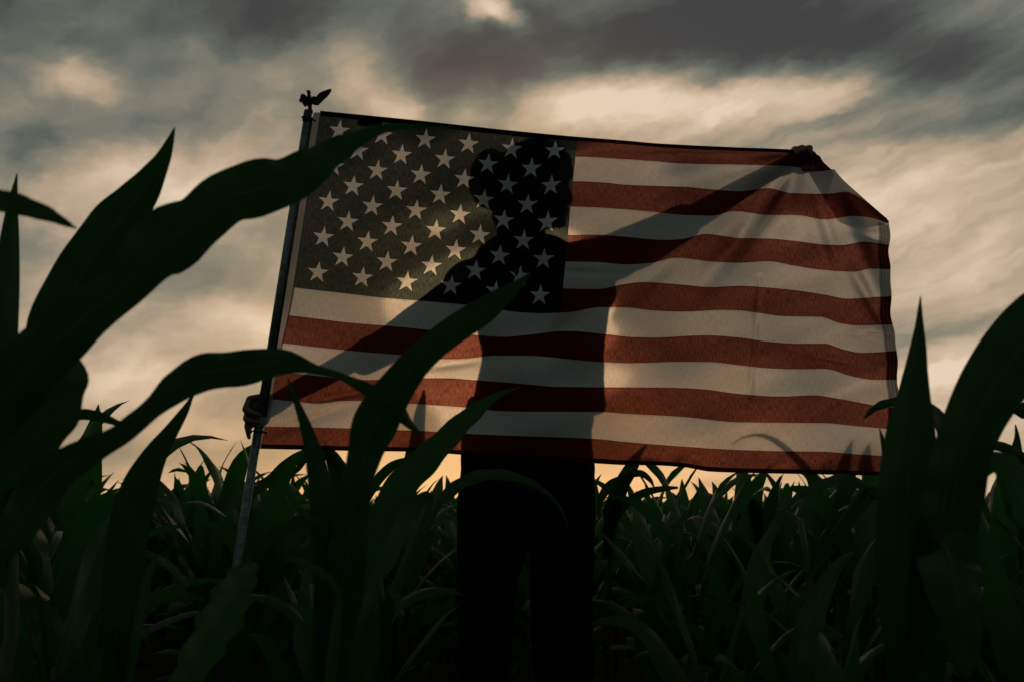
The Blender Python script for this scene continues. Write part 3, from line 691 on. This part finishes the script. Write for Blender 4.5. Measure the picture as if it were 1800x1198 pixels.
# plant with the arrow-shaped blade left of the pole
p3, b3, r3 = hero_plant(-.60, 1.55, .55, "corn plant left of the pole with a single tall arrow-shaped blade")
hero_leaf(p3, b3, [(345,684,1,1.4),(336,700,3,1.4),(322,725,8,1.4),(300,758,13,1.4),(272,800,21,1.4),(248,850,30,1.4),(232,905,34,1.41),(220,970,34,1.42),(213,1040,30,1.43),(205,1110,24,1.44),(200,1180,18,1.46)], r3(.25), wav=.12)
hero_leaf(p3, b3, [(330,1030,1,1.38),(318,1012,6,1.38),(298,992,8,1.38),(278,984,7,1.39),(262,1000,8,1.41),(250,1050,10,1.43),(235,1120,12,1.46)], r3(.22), tilt=.6, mat=M_PALE_LIT)
hero_leaf(p3, b3, [(455,992,1,1.2),(440,1000,18,1.2),(415,1030,34,1.21),(385,1080,40,1.23),(350,1140,36,1.26),(310,1210,28,1.32)], r3(.15), tilt=.5, mat=M_PALE_LIT, label="leaf with a paler, lit-looking face")
hero_leaf(p3, b3, [(200,1090,2,1.45),(205,1115,12,1.45),(212,1150,14,1.47),(220,1190,12,1.5)], r3(.1), tilt=.3, mat=M_PALE_LIT)
# centre plant in front of the flag
p4, b4, r4 = hero_plant(-.215, 1.16, .56, "dark corn plant before the flag whose curved blade points at the starred canton")
hero_leaf(p4, b4, [(932,478,1,1.10),(915,497,8,1.10),(890,516,16,1.10),(850,546,24,1.10),(805,575,26,1.10),(765,605,26,1.10),(728,640,28,1.10),(700,676,32,1.11),(676,712,38,1.11),(656,752,40,1.11),(642,795,31,1.12),(628,850,26,1.12),(618,910,29,1.13),(610,975,34,1.13),(600,1050,36,1.14),(590,1120,30,1.15)], r4(.28), n=60, wav=.12)
hero_leaf(p4, b4, [(506,664,1,1.14),(512,684,4,1.14),(522,708,6,1.14),(536,745,10,1.14),(550,790,15,1.14),(560,835,20,1.14),(570,890,25,1.14),(576,950,29,1.15),(580,1030,28,1.15)], r4(.3), wav=.1)
hero_leaf(p4, b4, [(628,812,3,1.16),(612,850,12,1.16),(600,900,20,1.16),(590,960,24,1.16),(585,1030,24,1.16)], r4(.3), wav=.1)
hero_leaf(p4, b4, [(500,980,1,1.05),(522,985,7,1.05),(550,1000,9,1.05),(580,1020,8,1.07),(596,1050,7,1.1)], r4(.38), tilt=.7, mat=M_PALE_LIT, label="thin leaf catching the light")
hero_leaf(p4, b4, [(420,1000,1,1.1),(440,975,6,1.1),(480,940,9,1.1),(530,915,11,1.11),(575,930,10,1.13),(590,980,9,1.14)], r4(.36))
# paler plant left of the legs
p5, b5, r5 = hero_plant(-.225, 1.75, .55, "grey-green corn plant with broad folded leaves just left of the legs")
hero_leaf(p5, b5, [(914,680,1,1.62),(890,688,4,1.62),(862,703,9,1.62),(838,722,15,1.62),(812,745,19,1.62),(780,778,23,1.62),(745,815,27,1.62),(708,855,29,1.63),(678,905,27,1.65),(658,960,22,1.68),(650,1020,17,1.72)], r5(.35), n=50, wav=.15, tilt=-.35, mat=M_PALE_LIT)
hero_leaf(p5, b5, [(640,1048,1,1.55),(664,1015,12,1.55),(690,970,18,1.56),(708,925,16,1.58),(728,895,16,1.60),(752,872,10,1.62),(745,905,8,1.66),(710,990,8,1.70)], r5(.42), tilt=.5, wav=.1, mat=M_PALE_LIT)
hero_leaf(p5, b5, [(1000,922,.6,2.05),(985,892,3,2.04),(962,866,5,2.0),(925,843,8,1.97),(885,832,10,1.94),(845,833,12,1.90),(808,848,12,1.86),(770,880,10,1.82)], r5(.46), tilt=.5, label="leaf arching across the dark trousers")
hero_leaf(p5, b5, [(700,1110,1,1.6),(706,1080,8,1.6),(700,1050,9,1.62),(685,1030,8,1.66)], r5(.3), tilt=.6)
# right-hand plant
p6, b6, r6 = hero_plant(.455, 1.20, .60, "big corn plant right of the flag with thin spire and very broad blade")
hero_leaf(p6, b6, [(1618,521,1,1.12),(1617,545,4,1.12),(1616,575,8,1.12),(1614,610,14,1.12),(1610,650,20,1.12),(1606,700,29,1.12),(1602,755,40,1.12),(1596,820,46,1.12),(1592,900,48,1.13),(1588,1000,46,1.14),(1588,1100,36,1.16)], r6(.3), wav=.1)
hero_leaf(p6, b6, [(1990,420,20,1.02),(1930,490,50,1.02),(1870,545,66,1.02),(1806,596,62,1.02),(1754,662,57,1.03),(1714,733,50,1.04),(1690,800,47,1.05),(1676,870,50,1.06),(1656,950,48,1.08),(1640,1040,38,1.12)], r6(.3), n=60, wav=.12)
hero_leaf(p6, b6, [(1702,1190,4,1.0),(1698,1130,28,1.0),(1688,1070,40,1.0),(1676,1010,50,1.01),(1664,965,50,1.04),(1650,955,40,1.07),(1635,985,30,1.11)], r6(.42), tilt=.3, wav=.08, label="broad leaf drooping forward with a pale midrib")
hero_leaf(p6, b6, [(1845,1010,2,1.05),(1830,950,24,1.05),(1806,890,34,1.05),(1778,842,34,1.06),(1745,818,26,1.08),(1712,830,22,1.1),(1680,880,20,1.13)], r6(.4), tilt=-.5, mat=M_PALE_LIT)
hero_leaf(p6, b6, [(1518,736,1,1.5),(1530,724,5,1.5),(1550,712,8,1.48),(1580,707,10,1.44),(1615,712,12,1.38),(1650,735,12,1.3),(1660,800,12,1.24)], r6(.5), tilt=.4)
hero_leaf(p6, b6, [(1546,752,1,1.4),(1552,775,4,1.4),(1560,810,8,1.38),(1572,860,14,1.34),(1580,930,18,1.28)], r6(.4))
p7, b7, r7 = hero_plant(1.02, 1.75, .75, "corn plant at the far right edge with thin tips against the sunset")
hero_leaf(p7, b7, [(1690,800,1,1.6),(1715,788,6,1.6),(1745,782,8,1.62),(1775,790,9,1.65),(1820,820,10,1.7)], r7(.66))
hero_leaf(p7, b7, [(1785,745,1,1.7),(1788,770,5,1.7),(1785,800,12,1.7),(1780,840,18,1.72),(1790,900,20,1.74)], r7(.5), wav=.1)
hero_leaf(p7, b7, [(1770,700,1,1.65),(1780,712,8,1.65),(1800,722,14,1.66),(1840,735,16,1.68)], r7(.7), tilt=.3)
p8, b8, r8 = hero_plant(.62, 2.15, .62, "corn plant below the lower right corner of the flag with a thin twisted leaf")
hero_leaf(p8, b8, [(1348,965,1,2.0),(1358,940,7,2.0),(1366,918,9,2.0),(1382,893,4,2.0),(1410,868,7,2.02),(1450,850,10,2.05),(1490,842,10,2.1),(1520,860,9,2.13)], r8(.5), n=50, tilt=.4, mat=M_PALE_LIT, label="thin twisted leaf with a pale edge")
hero_leaf(p8, b8, [(1580,880,1,2.1),(1560,870,9,2.1),(1530,865,12,2.12)], r8(.5))

p9, b9, r9 = hero_plant(-.50, 2.92, .66, "corn plant just behind the flag's lower hem, seen right of the pole")
hero_leaf(p9, b9, [(440,852,1,2.8),(470,840,4,2.8),(500,818,9,2.8),(535,801,12,2.82),(575,797,12,2.85),(600,820,10,2.9)], r9(.62))
hero_leaf(p9, b9, [(541,806,1,2.8),(522,824,5,2.8),(490,841,7,2.8),(455,858,7,2.8),(430,885,8,2.82)], r9(.3))
hero_leaf(p9, b9, [(569,778,1,2.85),(578,798,7,2.85),(592,825,15,2.86),(603,860,18,2.87),(606,905,18,2.9)], r9(.5), wav=.1)
hero_leaf(p9, b9, [(745,680,1,2.75),(743,700,6,2.75),(738,725,10,2.75),(733,760,12,2.76),(728,800,16,2.78),(715,860,17,2.8),(680,900,16,2.85)], r9(.4), wav=.1)
hero_leaf(p9, b9, [(748,800,1,2.8),(725,806,5,2.8),(690,818,8,2.8),(662,845,9,2.82),(640,880,9,2.85)], r9(.5))
p10, b10, r10 = hero_plant(.275, 2.95, .64, "corn plant with bent leaves just right of the dark trousers, behind the hem")
hero_leaf(p10, b10, [(1137,778,1,2.8),(1122,800,7,2.8),(1107,826,12,2.82),(1090,855,13,2.85),(1074,890,12,2.9)], r10(.5), wav=.1)
hero_leaf(p10, b10, [(1150,856,1,2.8),(1142,842,4,2.8),(1125,831,6,2.82),(1098,838,7,2.85),(1078,870,8,2.9)], r10(.55))
hero_leaf(p10, b10, [(1052,905,1,2.8),(1056,876,6,2.8),(1074,852,9,2.82),(1098,846,8,2.85),(1090,880,7,2.9)], r10(.5))
hero_leaf(p10, b10, [(1192,856,2,2.8),(1165,858,5,2.8),(1130,866,7,2.82),(1100,885,8,2.88)], r10(.58))
p11, b11, r11 = hero_plant(.92, 2.9, .62, "corn plant whose arching leaf shows through the flag's lowest white stripe")
hero_leaf(p11, b11, [(1290,781,.6,2.80),(1312,769,1.5,2.84),(1340,767,3,2.84),(1373,780,5,2.84),(1403,805,7,2.86),(1425,835,9,2.86),(1440,885,12,2.82)], r11(.5), wav=.1)
hero_leaf(p11, b11, [(1372,836,1,2.8),(1360,868,8,2.8),(1352,910,12,2.82),(1360,960,13,2.85)], r11(.3), wav=.1)
hero_leaf(p11, b11, [(1505,770,1,2.75),(1498,800,8,2.75),(1490,840,13,2.78),(1478,890,14,2.82)], r11(.4), wav=.1)

# ---- procedural plants: prototypes with stalk and leaves, copied
def rand_leaf(rnd, z0, az_, L, w, el0, droop, seg, nx):
    path, p, e = [], Vector((0, 0, z0)), el0; a = az_; kink = rnd.uniform(.35, .8)
    tw = rnd.uniform(-1.1, 1.1); side, hw = [], []
    for i in range(seg + 1):
        t_ = i / seg; path.append(p.copy())
        hw.append(w * (min(1, .45 + t_ * 2.2)) * (1 - t_ ** 2.6) + .0006)
        rr = tw * t_ ** 1.5
        s = Vector((-math.sin(a), math.cos(a), 0)); d = Vector((math.cos(a) * math.cos(e), math.sin(a) * math.cos(e), math.sin(e)))
        side.append(Matrix.Rotation(rr, 3, d) @ s)
        p = p + d * (L / seg)
        e = max(e, -1.25); e -= droop / seg * (1 + 2.5 * (t_ > kink)) * (1 + t_); a += rnd.uniform(-.10, .10)
    return path, hw, side
def corn_parts(rnd, h, seg=14, nx=4, nleaf=8):
    lv = []; st = h * .52
    a0 = rnd.uniform(0, 6.28)
    for k in range(nleaf):
        f_ = k / (nleaf - 1)
        z0 = .05 + st * f_
        az_ = a0 + k * math.pi + rnd.uniform(-.5, .5) + k * .12
        L = h * (.44 + .24 * math.sin(f_ * 2.6)) * rnd.uniform(.85, 1.1)
        e0 = rad(48 + 34 * f_) + rnd.uniform(-.1, .1)
        dr = rnd.uniform(.35, 1.1) * (1.2 - .8 * f_)
        lv.append(rand_leaf(rnd, z0, az_, L, rnd.uniform(.032, .050), e0, dr, seg, nx))
    return st, lv
rnd = random.Random(5)
PROTO = []   # (objects root) built once, moved to the first place that needs it
heights = [.80, .74, .88, .70, .95, .78, .84, .72]
proto_data = []; heights_true = []
for h in heights:
    st, lv = corn_parts(rnd, h)
    sv = tube([(0, 0, -.02), (.004, 0, st * .5), (0, .004, st), (0, 0, st + .10)], [.012, .010, .008, .004], 8)
    me_s = None
    metas = []
    for (path, hw, side) in lv:
        v, f, u = ribbon(path, hw, side, .28, .22, rnd.uniform(0, 6), 4)
        metas.append((v, f, u))
    zm = max(max(p.z for p in m[0]) for m in metas); heights_true.append(zm)
    proto_data.append((h, sv, metas))
proto_mesh = []
def make_proto(k):
    h, sv, metas = proto_data[k]
    root = empty("corn_plant", (0, 0, 0))
    mesh_obj("stalk", sv[0], sv[1], M_STALK, root)
    for n_, (v, f, u) in enumerate(metas): mesh_obj("leaf", v, f, M_PALE_LIT if (n_ * 3 + k) % 11 == 0 else M_FIELD, root, u)
    return root
roots = {}
def place(k, x, y, rot, sc, label, group):
    if k not in roots: r = make_proto(k); roots[k] = r; r.location = (x, y, 0)
    else:
        r = roots[k].copy(); link(r); r.location = (x, y, 0)
        for ch in list(roots[k].children):
            c = ch.copy(); link(c); c.parent = r
    r.rotation_euler = (rnd.uniform(-.06, .06), rnd.uniform(-.06, .06), rot); r.scale = (sc, sc, sc)
    tag(r, label, "corn plant", group)
def toppx(z, y): return 885 - (z - CAMZ) / y * FPX     # rough image height of a tip
cand = []
RA = rad(24); ca, sa = math.cos(RA), math.sin(RA)
for i in range(-80, 80):
    for j in range(-200, 200):
        u = i * .50 + rnd.uniform(-.05, .05); v = j * .165 + rnd.uniform(-.05, .05)
        x, y = u * ca - v * sa, u * sa + v * ca
        if 1.35 < y < 30 and abs(x) < .56 * y + .35: cand.append((y, x, rnd.random()))
cand.sort()
xp = pr.x; placed = 0; rest = []
for (y, x, q) in cand:
    pxx = 900 + x / y * FPX
    if y < 3.05 and abs(x - xp - .0) < .26 + (.05 if y > 2.4 else 0): continue
    if y < 2.70 and 780 < pxx < 1060: continue
    if 2.48 < y < 2.68 and 380 < pxx < 1600: continue         # room for the hanging cloth
    h = None
    if y < 2.6:
        lim = .64
        if pxx < 400: lim = .65 + (885 - 800) / FPX * y
        if 380 < pxx < 800: lim = .60 if pxx > 520 else .54
        h = lim * rnd.uniform(.84, 1.0)
    elif y < 3.5 and pxx < 640: h = rnd.uniform(.76, .96) if rnd.random() < .6 else rnd.uniform(.66, .76)
    elif y < 3.6: h = rnd.uniform(.66, .83)
    elif y < 6: h = rnd.uniform(.65, .82) + (.08 if pxx < 500 else 0)
    else: h = rnd.uniform(.62, .75) + (.05 if pxx < 500 else 0)
    if placed < 290:
        k = rnd.randrange(8); sc = h / heights_true[k]
        if y < 2.6: lab, g = (("low corn plant in the dark foreground left of the person", "low corn plants left of the person") if pxx < 900 else
                              ("low corn plant in the dark foreground right of the person", "low corn plants right of the person"))
        elif pxx < 430: lab, g = "corn plant in the rows beyond the pole, left of the flag", "corn plants in the rows left of the flag"
        elif pxx > 1580: lab, g = "corn plant in the rows to the right of the flag", "corn plants in the rows right of the flag"
        else: lab, g = "corn plant in the rows behind the flag, its tips near the lower hem", "corn plants in the rows behind the flag"
        place(k, x, y, rnd.uniform(0, 6.28), sc, lab, g); placed += 1
    else: rest.append((x, y, h))
print("true", heights_true); print("placed", placed, "rest", len(rest), "last y", cand[min(len(cand) - 1, 400)][0])
ORD = "first second third fourth fifth sixth seventh eighth ninth tenth eleventh twelfth thirteenth fourteenth fifteenth sixteenth seventeenth eighteenth nineteenth twentieth".split()
for g, lab in (("low corn plants left of the person", "low dark foreground corn plant left of the person, %s from the left"),
               ("low corn plants right of the person", "low dark foreground corn plant right of the person, %s from the right")):
    ms = [o for o in C.collection.objects if o.get('group') == g]
    ms.sort(key=lambda o: o.location.x / o.location.y, reverse='right' in lab[-12:])
    for n_, o in enumerate(ms[:20]): o['label'] = lab % ORD[n_]
# the far field in one mesh
fv, ff, fu = [], [], []
low_protos = []
for h in (.78, .74, .82, .80, .76, .72):
    st, lv = corn_parts(rnd, h, 7, 2, 7); V_, F_, U_ = [], [], []
    for (path, hw, side) in lv:
        v, f, u = ribbon(path, hw, side, .25, .1, 0, 2); o = len(V_); V_ += v; U_ += u; F_ += [tuple(a + o for a in q) for q in f]
    low_protos.append((np.array([tuple(a) for a in V_]), np.array(F_), np.array(U_)))
allv, allf, allu = [], [], []; off_ = 0
extra = []
y = 30.0
while y < 260:
    n = int(min(260, (1.2 * y) / .45 / (1 + y / 80)))
    for _ in range(n): extra.append((rnd.uniform(-.58, .58) * y, y + rnd.uniform(-.5, .5) * y * .02, rnd.uniform(.62, .72)))
    y *= 1.022
for (x, y, h) in rest + extra:
    v, f, u = low_protos[rnd.randrange(6)]; a = rnd.uniform(0, 6.28); s = h / v[:, 2].max(); sx = s * (1 if y < 30 else 1 + y / 60)
    R_ = np.array([[math.cos(a) * sx, -math.sin(a) * sx, 0], [math.sin(a) * sx, math.cos(a) * sx, 0], [0, 0, s]])
    allv.append(v @ R_.T + np.array([x, y, 0])); allf.append(f + off_); allu.append(u); off_ += len(v)
allv = np.concatenate(allv); allf = np.concatenate(allf); allu = np.concatenate(allu)
me = bpy.data.meshes.new("corn_field"); me.from_pydata(allv.tolist(), [], allf.tolist())
me.materials.append(M_FIELD); uvl = me.uv_layers.new(name="UVMap"); idx = np.empty(len(me.loops), dtype=np.int32); me.loops.foreach_get('vertex_index', idx)
uvl.data.foreach_set('uv', allu.astype(np.float32)[idx].ravel()); me.polygons.foreach_set('use_smooth', [True] * len(me.polygons)); me.update()
fo = link(bpy.data.objects.new("corn_field", me)); tag(fo, "far rows of green corn running to the horizon", "corn field", kind='stuff')
print("field faces", len(allf))
